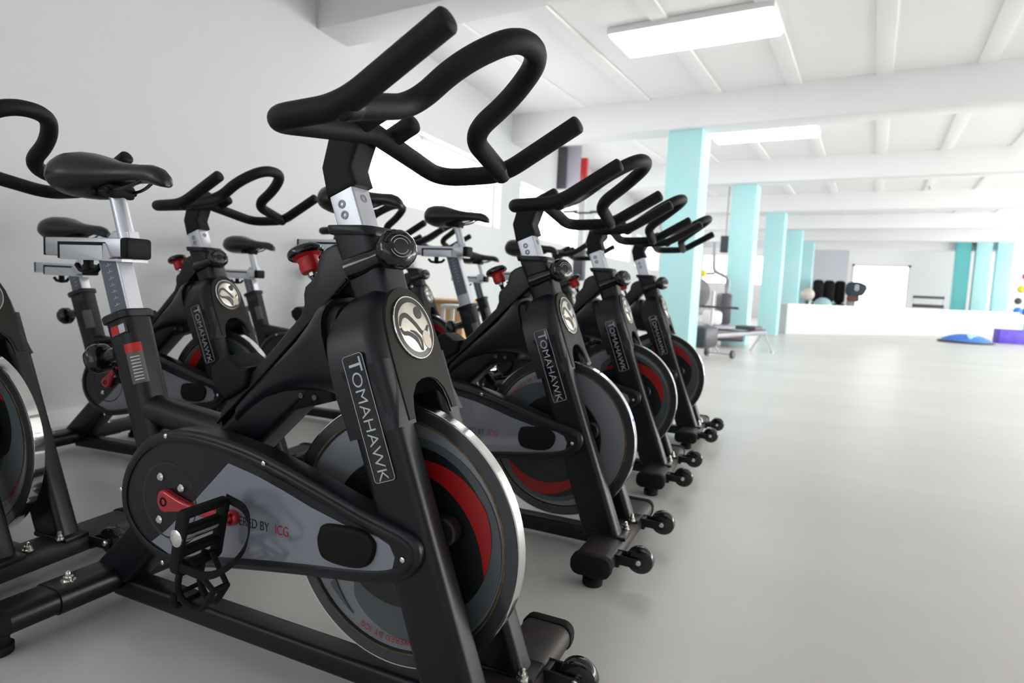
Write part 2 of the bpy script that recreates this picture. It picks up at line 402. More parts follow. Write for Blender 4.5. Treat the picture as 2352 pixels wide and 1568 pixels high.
    ribbon(mb, [(-.047, -.004), (-.036, -.020), (-.018, -.023), (.004, -.006), (.020, .012), (.034, .010), (.046, -.002)], [.004, .009, .010, .009, .009, .008, .003])
    ribbon(mb, [(-.047, .000), (-.040, .010), (-.024, .012), (-.004, .024), (.004, .046)], [.005, .008, .009, .010, .003])
    ribbon(mb, [(-.018, .006), (-.002, .012), (.010, .026), (.008, .047)], [.002, .007, .008, .002])
    disc(mb, .0125, .0070, .0082, 0, .022, -.028, None, 20)
    mb.build('badge_figure', M['badgedark'], bg)
    mb = MB(); disc(mb, .013, .0070, .0083, 0, .030, .026, .018, 24); mb.build('badge_lens', M['badgelens'], bg)
    # name plate on the near leg
    def lp_(u, v, t): return FK(u, t, v)
    def rr2(u0, u1, v0, v1, r):
        return [(p.x, p.y) for p in rrect(V(((u0+u1)/2, (v0+v1)/2, 0)), V((1, 0, 0)), V((0, 1, 0)), (u1-u0)/2, (v1-v0)/2, r, 4)]
    mb = MB(); prism(mb, rr2(.026, .256, -.080, -.034, .006), lp_, -.116, -.1210, .0006); npl = mb.build('name_plate', M['gloss'], root)
    mb = MB(); pr = [FK(u, -.1212, v) for u, v in rr2(.027, .255, -.079, -.035, .006)]
    tube(mb, pr+[pr[0]], .0005, 6, False); mb.build('plate_border', M['white'], npl)
    text_obj('lettering', 'T', .040, M['white'], npl, FK(.032, -.1212, -.056), DS, DN, .0004, .0, sx=1.15)
    text_obj('lettering', 'OMAHAWK', .031, M['white'], npl, FK(.057, -.1212, -.059), DS, DN, .0004, -.0003, sx=1.19)
    # --- front stabiliser
    def bar(x0, hx, zc, hz, y0, y1, e=0): return [rrect((x0, y, zc), V((1, 0, 0)), V((0, 0, 1)), hx+e, hz+e, .024) for y in (y0, y1)]
    mb = MB(); mb.loft(bar(-.015, .056, .066, .028, -.268, .268)); st = mb.build('front_stabilizer', M['stab'], root)
    for sg in (-1, 1):
        mb = MB(); mb.loft([rrect((-.015, sg*y, .066), V((1, 0, 0)), V((0, 0, 1)), .056+e, .028+e, .024) for y, e in ((.262, .002), (.264, .003), (.286, .002), (.291, -.004), (.293, -.012))]); mb.build('end_cap', M['rubber'], st)
        mb = MB(); lathe(mb, (-.015, sg*.25, 0), (0, 0, 1), [(0, .026), (.003, .029), (.022, .029), (.026, .022), (.045, .02)], 20); mb.build('foot_pad', M['rubber'], st)
        yw = -.195 if sg < 0 else .13
        mb = MB(); box(mb, (.068, yw-.020, .072), (.045, .0035, .014), None, .003); box(mb, (.068, yw+.020, .072), (.045, .0035, .014), None, .003); box(mb, (.040, yw, .066), (.010, .022, .018), None, .003); br = mb.build('wheel_bracket', M['frame'], st)
        mb = MB(); lathe(mb, (.105, yw-.0145, .078), (0, 1, 0), [(0, .012), (.001, .018), (.0, .030), (.003, .037), (.008, .0395), (.021, .0395), (.026, .037), (.029, .030), (.028, .018), (.029, .012)], 28); mb.build('transport_wheel', M['gloss'], st)
        mb = MB(); lathe(mb, (.105, yw-.030, .078), (0, 1, 0), [(0, .005), (.002, .008), (.006, .008), (.054, .008), (.058, .006), (.06, .003)], 10); mb.build('wheel_bolt', M['steel'], st)
    # --- base rail
    mb = MB(); mb.loft([rrect((x, 0, .046), YD, V((0, 0, 1)), .030, .025, .012) for x in (-1.06, -.03)]); mb.build('base_rail', M['frame'], root)
    # --- rear stabiliser
    mb = MB(); mb.loft(bar(-1.072, .048, .072, .028, -.278, .278)); st = mb.build('rear_stabilizer', M['frame'], root)
    mb = MB(); mb.loft([rrect((-1.072, y, .072), V((1, 0, 0)), V((0, 0, 1)), .0515, .0305, .025) for y in (-.172, .172)]); mb.build('sleeve', M['frame'], st)
    for sg in (-1, 1):
        mb = MB(); mb.loft([rrect((-1.072, sg*y, .072), V((1, 0, 0)), V((0, 0, 1)), .048+e, .028+e, .024) for y, e in ((.272, .002), (.274, .003), (.296, .002), (.301, -.004), (.303, -.012))]); mb.build('end_cap', M['rubber'], st)
        mb = MB(); lathe(mb, (-1.066, sg*.275, 0), (0, 0, 1), [(0, .024), (.003, .027), (.020, .027), (.024, .02), (.05, .018)], 20); mb.build('foot_pad', M['rubber'], st)
        mb = MB(); lathe(mb, (-1.066, sg*.133, .1015), (0, 0, 1), [(0, .016), (.003, .016), (.003, .011), (.011, .011), (.011, .0065), (.017, .0075), (.022, .006), (.025, .002)], 12); mb.build('sleeve_bolt', M['steel'], st)
    # --- seat tube, brace
    axs = V((-.33, 0, .944)).normalized(); st0 = V((-.908, 0, .340)); sx = V((axs.z, 0, -axs.x)); LT = .407
    mb = MB(); mb.loft([rrect(st0+axs*t, sx, YD, .0415*k, .037*k, .024, 5) for t, k in ((-.06, .98), (.2, .99), (LT, 1.03))]); stb = mb.build('seat_tube', M['frame'], root)
    mb = MB(); mb.loft([rrect(st0+axs*t, sx, YD, .0432+e, .0388+e, .024, 5) for t, e in ((LT-.015, .0), (LT-.014, .0045), (LT, .0055), (LT+.004, .003), (LT+.005, -.006))]); mb.build('collar', M['cover'], stb)
    mb = MB(); tube(mb, [V((-.955, 0, .505)), V((-.68, 0, .480))], .036, 18, False); mb.build('brace_tube', M['frame'], root)
    def sl(u, v, t): return st0+axs*u+sx*v+V((0, t, 0))
    mb = MB(); prism(mb, rr2(LT-.052, LT-.026, -.018, .040, .003), sl, -.0365, -.0392, 0); sk = mb.build('maker_label', M['navy'], stb)
    mb = MB(); prism(mb, rr2(LT-.050, LT-.028, -.014, .012, .002), sl, -.0390, -.0397, 0); mb.build('red_label', M['redplastic'], sk)
    mb = MB(); prism(mb, rr2(LT-.049, LT-.029, .014, .036, .002), sl, -.0390, -.0397, 0); mb.build('silver_label', M['ltgrey'], sk)
    # caution label wrapped round the front corner of the tube
    def wrap(u, a, e=.0012):
        hx, hy, r = .0423+e, .0377+e, .024+e; q = rrect(st0+axs*u, sx, YD, hx, hy, r, 8)
        return q
    mb = MB(); q0 = wrap(LT-.175, 0); q1 = wrap(LT-.095, 0); idx = list(range(27, 36)); mb.add([q0[i] for i in idx]+[q1[i] for i in idx], [[i, i+1, i+10, i+9] for i in range(8)]); cl = mb.build('caution_label', M['caution'], stb)
    mb = MB(); q0 = wrap(LT-.100, 0, .0016); q1 = wrap(LT-.078, 0, .0016); mb.add([q0[i] for i in idx]+[q1[i] for i in idx], [[i, i+1, i+10, i+9] for i in range(8)]); mb.build('caution_header', M['redplastic'], cl)
    mb = MB()
    for k in range(8):
        q0 = wrap(LT-.110-.0078*k, 0, .0018); q1 = wrap(LT-.1125-.0078*k, 0, .0018); ii = idx[2:-2]; mb.add([q0[i] for i in ii]+[q1[i] for i in ii], [[i, i+1, i+1+len(ii), i+len(ii)] for i in range(len(ii)-1)])
    mb.build('caution_text', M['ltgrey'], cl)
    # seat knob
    a0 = st0+axs*(LT-.085)-sx*.035+V((0, -.012, 0)); ax = V((-.95, -.14, -.28)).normalized()
    mb = MB(); lathe(mb, a0, ax, [(-.004, .024), (.004, .021), (.02, .0185), (.055, .018), (.06, .014)], 20); k3 = mb.build('seat_knob', M['gloss'], root)
    mb = MB(); x, y = perp(ax); rings = []
    for t, r in ((.050, .016), (.051, .027), (.058, .0355), (.070, .0385), (.082, .0365), (.090, .030), (.093, .018), (.0935, .004)):
        rings.append([a0+ax*t+x*(r*(1-.05*max(0, math.cos(8*a))*(r > .03))*math.cos(a))+y*(r*(1-.05*max(0, math.cos(8*a))*(r > .03))*math.sin(a)) for a in [2*PI*i/48 for i in range(48)]])
    mb.loft(rings).build('knob_grip', M['gloss'], k3, 60)
    # seat post
    mb = MB(); mb.loft([rrect(st0+axs*t+sx*.002, sx, YD, .0345, .0195, .003) for t in (LT-.22, LT+.150)]); sp = mb.build('seat_post', M['alu'], root)
    mb = MB(); prism(mb, rr2(LT-.06, LT+.146, -.028, .030, .002), lambda u, v, t: st0+axs*u+sx*v+V((0, t, 0)), -.0190, -.0200, 0); sc = mb.build('height_scale', M['scale'], sp)
    mb = MB()
    for k in range(9):
        u = LT+.008+.0165*k; prism(mb, [(u, -.008), (u+.0012, -.008), (u+.0012, .012), (u, .012)], sl, -.0197, -.0204, 0); prism(mb, [(u, .0005), (u+.006, .0005), (u+.006, .0025), (u, .0025)], sl, -.0197, -.0204, 0)
    mb.build('scale_marking', M['white'], sp)
    # slider
    mb = MB(); box(mb, (-1.168, 0, .885), (.152, .030, .0225), None, .003); sd = mb.build('seat_slider', M['alu'], root)
    mb = MB(); prism(mb, rr2(-1.262, -1.075, .855, .897, .003), XZ, -.028, -.0312, 0); gr = mb.build('slider_groove', M['matte'], sd)
    mb = MB(); prism(mb, rr2(-1.250, -1.085, .853, .889, .002), XZ, -.028, -.0330, .0005); mb.build('slider_insert', M['alu'], sd)
    mb = MB(); prism(mb, [(-1.080, .894), (-1.072, .894), (-1.052, .860), (-1.060, .858), (-1.012, .858), (-1.012, .852), (-1.085, .852)], XZ, .033, -.034, .001); mb.build('slider_clamp', M['ltgrey'], sd)
    mb = MB(); box(mb, (-1.0095, 0, .884), (.0135, .032, .0248), None, .006); mb.build('end_cap', M['matte'], sd)
    mb = MB(); box(mb, (-1.318, 0, .885), (.004, .031, .023), None, .002); mb.build('end_cap', M['matte'], sd)
    text_obj('slider_marking', '///', .011, M['white'], sd, (-1.308, -.0304, .884), (1, 0, 0), (0, 0, 1), .0002)
    mb = MB(); lathe(mb, (-1.19, 0, .865), (0, 0, -1), [(0, .012), (.02, .011), (.036, .013), (.04, .010)], 16); tube(mb, [V((-1.236, 0, .841)), V((-1.222, 0, .829)), V((-1.19, 0, .825)), V((-1.158, 0, .829)), V((-1.144, 0, .841))], .0065, 10); mb.build('slider_knob', M['matte'], root)
    # saddle post, clamp, saddle
    mb = MB(); tube(mb, [V((-1.040, 0, .905)), V((-1.082, 0, 1.03))], .0185, 18, False); mb.build('saddle_post', M['alu'], root)
    mb = MB(); prism(mb, [(-1.10, .902), (-1.012, .902), (-1.018, .925), (-1.075, .925)], XZ, .014, -.014, .003); mb.build('post_foot', M['alu'], root)
    mb = MB(); box(mb, (-1.085, 0, 1.022), (.034, .030, .016), Matrix.Rotation(.15, 3, 'Y'), .006); tube(mb, [V((-1.112, -.034, 1.016)), V((-1.112, .034, 1.016))], .010, 12); tube(mb, [V((-1.062, -.034, 1.020)), V((-1.062, .034, 1.020))], .008, 12)
    clp = mb.build('saddle_clamp', M['matte'], root)
    mb = MB()
    for sg in (-1, 1): tube(mb, fillet([(-1.205, sg*.045, 1.045), (-1.165, sg*.032, 1.016), (-1.02, sg*.024, 1.022), (-.955, sg*.012, 1.046)], [0, .03, .03, 0]), .0038, 8)
    sdl_rails = mb
    mb = MB(); rings = []
    prof = [(-1.242, .020, 1.052, 1.080), (-1.238, .056, 1.032, 1.098), (-1.222, .082, 1.016, 1.110), (-1.195, .093, 1.006, 1.115), (-1.16, .092, 1.006, 1.115), (-1.13, .080, 1.014, 1.109), (-1.10, .062, 1.024, 1.100), (-1.06, .043, 1.033, 1.090), (-1.02, .032, 1.038, 1.084), (-.98, .026, 1.038, 1.080), (-.945, .0245, 1.034, 1.078), (-.92, .0225, 1.028, 1.070), (-.903, .018, 1.026, 1.056), (-.896, .008, 1.028, 1.042)]
    for x, hw, z0, z1 in prof:
        r = []
        for i in range(28):
            a = 2*PI*i/28; cx, sz = math.cos(a), math.sin(a)
            yy = hw*math.copysign(abs(cx)**.7, cx); zc = z0+(z1-z0)*.45
            zz = zc+((z1-zc) if sz > 0 else (zc-z0))*math.copysign(abs(sz)**.8, sz)
            if sz > 0: zz -= .012*(abs(yy)/max(hw, .001))**2*(hw/.084)
            r.append(V((x, yy, zz)))
        rings.append(r)
    mb.loft(rings); sad = mb.build('saddle', M['seat'], root, 60)
    sdl_rails.build('saddle_rail', M['gloss'], sad)
    # --- flywheel
    FC = V((-.227, -.001, .350))
    mb = MB(); lathe(mb, FC, (0, 1, 0), [(-.020, .225), (-.026, .229), (-.026, .2545), (-.0235, .258), (.001, .258), (.0035, .2545), (.0035, .229), (-.002, .225)], 96, True); fw = mb.build('flywheel', M['disc'], root, 30, FC)
    fo = lambda o: setattr(o, 'matrix_parent_inverse', Matrix.Identity(4))
    def fsub(m_, name, mt, ang=35):
        o = m_.build(name, mt, None, ang, FC); o.parent = fw; o.location = (0, 0, 0); return o
    mb = MB(); lathe(mb, FC, (0, 1, 0), [(-.0246, .2552), (-.0246, .2585), (-.0235, .2592), (.001, .2592), (.002, .2585), (.002, .2552)], 96, True); fsub(mb, 'chrome_rim', M['chrome'], 30)
    mb = MB(); lathe(mb, FC, (0, 1, 0), [(-.0215, .050), (-.0235, .20), (-.0215, .226), (-.001, .226), (-.001, .05)], 72, True); fsub(mb, 'wheel_disc', M['sticker'])
    def sector(m_, a0, a1, ri, ro, y0, k=40):
        """crescent between radii ri(t), ro(t), t=0..1, angles in degrees"""
        rings = []
        for i in range(k+1):
            t = i/k; a = math.radians(a0+(a1-a0)*t); r0, r1 = ri(t), max(ro(t), ri(t)+.0003)
            p = lambda r, y: FC+V((r*math.cos(a), y, r*math.sin(a)))
            rings.append([p(r0, y0), p(r1, y0), p(r1, y0+.0014), p(r0, y0+.0014)])
        m_.loft(rings)
    mb = MB(); lathe(mb, FC, (0, 1, 0), [(-.0248, .012), (-.0250, .148), (-.0235, .150), (-.02, .15)], 64); fsub(mb, 'centre_disc', M['discblack'])
    mb = MB(); sector(mb, -130, 120, lambda t: .140, lambda t: .150+.074*math.sin(PI*t)**.5, -.0252); fsub(mb, 'grey_swoosh', M['discgrey'])
    mb = MB(); sector(mb, -60, 112, lambda t: .130, lambda t: .140+.064*math.sin(PI*min(1, t*1.02))**.55, -.0262); fsub(mb, 'black_swoosh', M['discblack'])
    mb = MB(); sector(mb, -11, 128, lambda t: .196-.058*min(1, t*1.6)**.8-.0*t, lambda t: .196+.0135*math.sin(PI*min(1, t/.55))-.064*max(0, (t-.22)/.78)**1.15, -.0274); fsub(mb, 'red_swoosh', M['red'])
    mb = MB(); sector(mb, -140, -118, lambda t: .186+.018*t, lambda t: .203+.002*t, -.0262); fsub(mb, 'dark_tick', M['discgrey'])
    mb = MB(); lathe(mb, FC, (0, 1, 0), [(-.0244, .2285), (-.0268, .2295), (-.0268, .2325), (-.0244, .2335)], 72, True); fsub(mb, 'rusty_edge', M['rust'])
    mb = MB(); lathe(mb, FC, (0, 1, 0), [(-.034, .004), (-.034, .022), (-.030, .034), (-.022, .038), (.012, .038), (.030, .034), (.034, .004)], 28); fsub(mb, 'wheel_hub', M['frame'])
    s = 'POWERED BY ICG'; a = -72.
    wd = {'I': 1.6, ' ': 1.6, 'W': 4.2, 'O': 3.5, 'D': 3.4, 'G': 3.4}
    for ch in s:
        w_ = wd.get(ch, 2.9); a -= w_/2
        if ch != ' ':
            an = math.radians(a); rdv = V((math.cos(an), 0, math.sin(an))); td = V((math.sin(an), 0, -math.cos(an)))
            o = text_obj('rim_lettering', ch, .0165, M['redletter'], None, FC+rdv*.207+V((0, -.0266, 0)), td, rdv, .0002, 0, 'CENTER', .9)
            o.data.transform(Matrix.Translation(-FC)); o.parent = fw
        a -= w_/2
    # --- chain guard
    og = [(-.712, .509), (-.771, .492), (-.819, .458), (-.852, .417), (-.870, .375), (-.873, .341), (-.866, .308), (-.845, .276), (-.812, .248), (-.774, .231), (-.732, .222), (-.690, .223), (-.640, .232), (-.580, .245), (-.499, .260), (-.373, .280), (-.294, .291), (-.220, .302), (-.168, .314), (-.131, .331), (-.111, .352), (-.105, .374), (-.110, .394), (-.127, .408), (-.154, .417), (-.224, .433), (-.337, .465), (-.458, .496), (-.545, .510), (-.620, .516), (-.670, .515)]
    og = smooth_poly(og, 3)
    mb = MB(); prism(mb, og, XZ, -.086, -.1355, .010, None, .004); cg = mb.build('chain_guard', M['cover'], root, 50)
    # raised rim around the guard face
    inn = inset(og, .026)
    mb = MB(); rings = [[XZ(x, z, yy) for x, z in inset(og, ins)] for ins, yy in ((.0085, -.134), (.010, -.1375), (.014, -.1395), (.022, -.1395), (.0255, -.1378), (.026, -.134))]
    mb.loft(rings, False, True); mb.build('guard_rim', M['frame'], cg, 50)
    pn = [(-.546, .468), (-.470, .455), (-.400, .437), (-.338, .419), (-.262, .402), (-.190, .395), (-.165, .386), (-.153, .366), (-.157, .346), (-.175, .331), (-.26, .314), (-.376, .296), (-.502, .276), (-.593, .260), (-.665, .247), (-.715, .246), (-.77, .262), (-.72, .300), (-.632, .383)]
    mb = MB(); prism(mb, pn, XZ, -.133, -.1365, .0008); pnl = mb.build('guard_panel', M['panel'], cg)
    mb = MB(); prism(mb, smooth_poly([(-.301, .397), (-.312, .382), (-.315, .363), (-.307, .340), (-.288, .331), (-.251, .330), (-.222, .334), (-.201, .346), (-.191, .372), (-.195, .389), (-.217, .401), (-.253, .402)], 3), XZ, -.134, -.1475, .006, None, 0); mb.build('guard_pad', M['matte'], cg, 50)
    mb = MB(); lathe(mb, (-.715, -.135, .362), (0, -1, 0), [(-.001, .074), (.0015, .078), (.0015, .082), (-.001, .084)], 40); mb.build('crank_recess', M['gloss'], cg)
    for x, z in ((-.722, .497), (-.864, .359), (-.733, .225), (-.136, .367), (-.452, .483)):
        mb = MB(); lathe(mb, (x, -.1385, z), (0, -1, 0), [(-.002, .005), (.001, .005), (.0022, .003), (.0022, .0012)], 10); mb.build('guard_screw', M['steel'], cg)
    for an in (115, 40, 240): 
        mb = MB(); lathe(mb, (-.715+.052*math.cos(math.radians(an)), -.134, .362+.052*math.sin(math.radians(an))), (0, -1, 0), [(-.002, .009), (.006, .009), (.009, .006), (.0095, .002)], 12); mb.build('chainring_bolt', M['steel'], cg)
    xd = V((.146, 0, .002))
    text_obj('guard_lettering', 'POWERED BY', .026, M['navy'], cg, (-.566, -.1368, .358), xd, (0, 0, 1), .0002, 0, 'LEFT', .80)
    text_obj('guard_lettering', 'ICG', .026, M['redletter'], cg, (-.424, -.1368, .360), xd, (0, 0, 1), .0002, 0, 'LEFT', .80)
    # black brake carrier under the shroud
    mb = MB(); box(mb, (-.435, 0, .600), (.055, .036, .022), Matrix.Rotation(-.3, 3, 'Y'), .006); bk = mb.build('brake_carrier', M['matte'], root)
    mb = MB()
    for x, y in ((-.455, -.037), (-.42, -.037)): lathe(mb, (x, y, .598), (0, -1, 0), [(0, .006), (.004, .006), (.004, .003)], 8)
    mb.build('carrier_bolt', M['dkgrey'], bk)
    # --- cranks with pedals (origin at the crank axle)
    for sg in (-1, 1):
        CA = V((-.712, sg*.143, .364)); Y = sg
        mb = MB(); ol = smooth_poly([(-.022, .0), (-.016, .019), (.0, .023), (.022, .017), (.06, .0085), (.12, .008), (.160, .011), (.180, .016), (.195, .011), (.200, 0), (.195, -.011), (.180, -.016), (.160, -.013), (.12, -.012), (.06, -.013), (.022, -.019), (.0, -.024), (-.016, -.018)], 3)
        prism(mb, ol, lambda x, z, t: V((CA.x+x, t, CA.z+z)), CA.y-.009, CA.y+.009, .006, None, .006)
        cr = mb.build('crank_arm', M['redpaint'], root, 50, CA)
        def csub(m_, name, mt, ang=35, CA=CA, cr=cr, pv=V((.180, 0, 0))):
            o = m_.build(name, mt, None, ang, CA+pv); o.parent = cr; o.location = pv; return o
        mb = MB(); lathe(mb, CA+V((0, Y*.0085, 0)), (0, Y, 0), [(0, .010), (.0012, .010), (.0012, .006), (-.002, .005)], 14); csub(mb, 'crank_cap', M['matte'], 35, CA, cr, V((0, 0, 0)))
        PC = CA+V((.180, 0, 0)); PY = lambda y: CA.y+Y*y
        mb = MB(); lathe(mb, PC, (0, Y, 0), [(-.008, .008), (.018, .008), (.03, .011), (.085, .011), (.10, .016), (.118, .016), (.122, .008)], 14); csub(mb, 'pedal_spindle', M['steel'])
        d = V((-.20, 0, -.98)).normalized(); e = V((.98, 0, -.20)); PZ = PC+e*.004
        RM = Matrix((d, V((0, 1, 0)), e)).transposed()
        mb = MB()
        for y in (.026, .112): box(mb, V((PZ.x, PY(y), PZ.z))+d*.008, (.056, .006, .012), RM, .004)
        for t in (-.046, -.012, .030, .062): box(mb, V((PZ.x, PY(.069), PZ.z))+d*t, (.007, .048, .010), RM, .004)
        csub(mb, 'pedal', M['matte'])
        mb = MB()
        for y in (.046, .094): 
            tube(mb, fillet([V((PZ.x, PY(y), PZ.z))+d*.055-e*.008, V((PZ.x, PY(y), PZ.z))+d*.128-e*.01, V((PZ.x, PY(y*.6+.028), PZ.z))+d*.140+e*.046, V((PZ.x, PY(y*.6+.028), PZ.z))+d*.085+e*.070], [0, .03, .02, 0]), .0062, 8)
        tube(mb, fillet([V((PZ.x, PY(.040), PZ.z))+d*.122-e*.008, V((PZ.x, PY(.040), PZ.z))+d*.146-e*.004, V((PZ.x, PY(.100), PZ.z))+d*.146-e*.004, V((PZ.x, PY(.100), PZ.z))+d*.122-e*.008], [0, .02, .02, 0]), .006, 8)
        tube(mb, [V((PZ.x, PY(.046*.6+.028), PZ.z))+d*.085+e*.070, V((PZ.x, PY(.094*.6+.028), PZ.z))+d*.085+e*.070], .0062, 8)
        for y in (.046, .094): tube(mb, [V((PZ.x, PY(y*.6+.028), PZ.z))+d*.085+e*.070, V((PZ.x, PY(y), PZ.z))+d*.050+e*.012], .005, 8)
        for q in (.085, .125): tube(mb, [V((PZ.x, PY(.046), PZ.z))+d*q-e*.009, V((PZ.x, PY(.094), PZ.z))+d*q-e*.009], .0045, 8)
        csub(mb, 'toe_cage', M['matte'])
        mb = MB(); pth = fillet([V((PZ.x, PY(.022), PZ.z))-d*.050, V((PZ.x, PY(.030), PZ.z))-d*.056+e*.070, V((PZ.x, PY(.069), PZ.z))-d*.010+e*.118, V((PZ.x, PY(.108), PZ.z))+d*.045+e*.085, V((PZ.x, PY(.114), PZ.z))+d*.052], [0, .05, .06, .05, 0])
        rings = []
        for i, p in enumerate(pth):
            t = (pth[min(i+1, len(pth)-1)]-pth[max(i-1, 0)]).normalized(); s_ = t.cross(V((0, 1, 0))); s_ = d if s_.length < .1 else d
            nn = t.cross(s_).normalized(); rings.append([p+s_*.008+nn*.0012, p-s_*.008+nn*.0012, p-s_*.008-nn*.0012, p+s_*.008-nn*.0012])
        mb.loft(rings); csub(mb, 'pedal_strap', M['rubber'])
        if sg > 0: cr.rotation_euler.y = PI
    return root
BIKE = make_bike()

def copy_tree(o):
    kids = [c for c in o.children]
    r = o.copy(); COL.objects.link(r)
    for ch in kids:
        c = ch.copy(); COL.objects.link(c); c.parent = r
        for g in ch.children:
            k = g.copy(); COL.objects.link(k); k.parent = c
    return r

HANDLE = ('handlebar', 'handlebar_post', 'stem_bracket')
SADDLE = ('saddle_post', 'post_foot', 'saddle_clamp', 'saddle')
SLIDE = {1: .045}
SEAT = ('seat_post', 'seat_slider', 'slider_knob', 'saddle_post', 'post_foot', 'saddle_clamp', 'saddle')
GROUP = 'black indoor cycling bikes in two rows'
# x, y, yaw, handlebar lift, seat lift, wheel turn, crank turn, label
BIKES = [
 (0, 0, 0, 0, 0, 0, 0, 'black spin bike closest to the camera, red crank and whole side in view'),
 (-.013, .922, -.006, -.008, .075, -2.45, 2.2, 'black spin bike directly behind the closest one, red crescent low on its flywheel'),
 (-.037, 1.808, .012, .007, .115, .15, 1.1, 'black spin bike third along the front row with the highest saddle'),
 (-.030, 2.689, .003, .025, .02, .55, -1.2, 'black spin bike at the far end of the front row, before the nearest teal pillar'),
 (-1.348, -.043, .083, -.017, 0, .9, .5, 'black spin bike cut off by the left edge of the photo'),
 (-1.442, .855, .092, -.004, -.06, 1.9, -.9, 'black spin bike in the back row whose round silver badge is fully visible'),
 (-1.544, 1.857, .025, .004, -.045, .3, 2.0, 'black spin bike in the back row mostly hidden behind the closest bike\'s steering post'),
 (-1.796, 2.954, .137, .023, 0, .6, .8, 'black spin bike in the back row, seen just right of the closest bike\'s front knob'),
 (-.911, 3.658, -.001, .011, .0, 0., 1.5, 'farthest black spin bike, its saddle low in front of the wooden box'),
]
for i, (x, y, rz, hl, sl_, wt, ct, lab) in enumerate(BIKES):
    b = BIKE if i == 0 else copy_tree(BIKE)
    b.location = (x, y, 0); b.rotation_euler = (0, 0, rz)
    tag(b, lab, 'exercise bike', GROUP)
    for ch in b.children:
        nm = ch.name.split('.')[0]
        if nm in HANDLE: ch.location = V((-.35*hl, 0, hl))
        if nm in SEAT: ch.location = V((-.35*sl_+(SLIDE.get(i, 0) if nm in SADDLE else 0), 0, sl_))
        if nm == 'flywheel': ch.rotation_euler.y = -wt
        if nm == 'crank_arm': ch.rotation_euler.y += ct; 

# ------------------------------------------------------------------ the room
U = V((.101, .995, 0)).normalized(); W = V((.995, -.101, 0)).normalized()
ROTW = Matrix.Rotation(math.atan2(W.y, W.x), 3, 'Z')
HC, HB = 3.10, 2.736
def wx(y): return -3.07-.023*(y-3)       # left wall plane
XR = 8.5; Y0, Y1 = -6.0, 29.0
mb = MB(); mb.add([(-4.2, Y0-.3, 0), (15, Y0-.3, 0), (15, 34, 0), (-4.2, 34, 0), (-4.2, Y0-.3, -.1), (15, Y0-.3, -.1), (15, 34, -.1), (-4.2, 34, -.1)], [[0, 1, 2, 3], [4, 7, 6, 5], [0, 4, 5, 1], [1, 5, 6, 2], [2, 6, 7, 3], [3, 7, 4, 0]]); struct('floor', mb, M['floor'])
mb = MB(); mb.add([(-4.2, Y0-.3, HC), (15, Y0-.3, HC), (15, 34, HC), (-4.2, 34, HC), (-4.2, Y0-.3, HC+.15), (15, Y0-.3, HC+.15), (15, 34, HC+.15), (-4.2, 34, HC+.15)], [[3, 2, 1, 0], [4, 5, 6, 7], [0, 1, 5, 4], [1, 2, 6, 5], [2, 3, 7, 6], [3, 0, 4, 7]]); struct('ceiling', mb, M['ceil'])
# narrow ceiling battens, in pairs of edges
mb = MB()
for k in range(-1, 12):
    off = -2.025+.82*k
    for y in range(1):
        p = V((off, 0, 0)); a = p+U*(-6); b = p+U*32
        c = (a+b)/2; box(mb, (c.x, c.y, HC-.006), (.070, 19, .012), Matrix.Rotation(math.atan2(U.y, U.x)-PI/2, 3, 'Z'), .002)
struct('trim_ceiling', mb, M['ceil'])
# cross beams
n = 0
for k in range(-2, 8):
    n += 1
    y0 = 2.89+3.80*k; L = 18.0
    a = V((-3.9, y0+.083, 0)); c = a+W*(L/2)+U*.185
    mb = MB(); box(mb, (c.x, c.y, (HB+HC)/2+.01), (L/2, .185, (HC-HB)/2+.01), ROTW, .006); struct('trim_%d' % n, mb, M['beam'])
# left wall with long window band: lower part, upper part, piers between windows
T = .22
def wbox(mb, ya, yb, za, zb, t=T):
    mb.add([(wx(ya), ya, za), (wx(yb), yb, za), (wx(yb), yb, zb), (wx(ya), ya, zb), (wx(ya)-t, ya, za), (wx(yb)-t, yb, za), (wx(yb)-t, yb, zb), (wx(ya)-t, ya, zb)], [[0, 1, 2, 3], [4, 7, 6, 5], [0, 4, 5, 1], [1, 5, 6, 2], [2, 6, 7, 3], [3, 7, 4, 0]])
WIN = [(-5.4, -2.2, 1.45, 2.40), (3.60, 6.42, 1.57, 2.34), (7.08, 10.3, 1.57, 2.30), (10.95, 14.2, 1.55, 2.30), (14.9, 18.2, 1.5, 2.30), (19.0, 24.5, 1.45, 2.30)]  # first entry: unseen window behind the camera, added for sheen on the fork covers
mb = MB(); yy = Y0
for ya, yb, za, zb in WIN:
    wbox(mb, yy, ya, 0, HC); wbox(mb, ya, yb, 0, za); wbox(mb, ya, yb, zb, HC); yy = yb
wbox(mb, yy, Y1+3, 0, HC); struct('wall_left', mb, M['wall'])
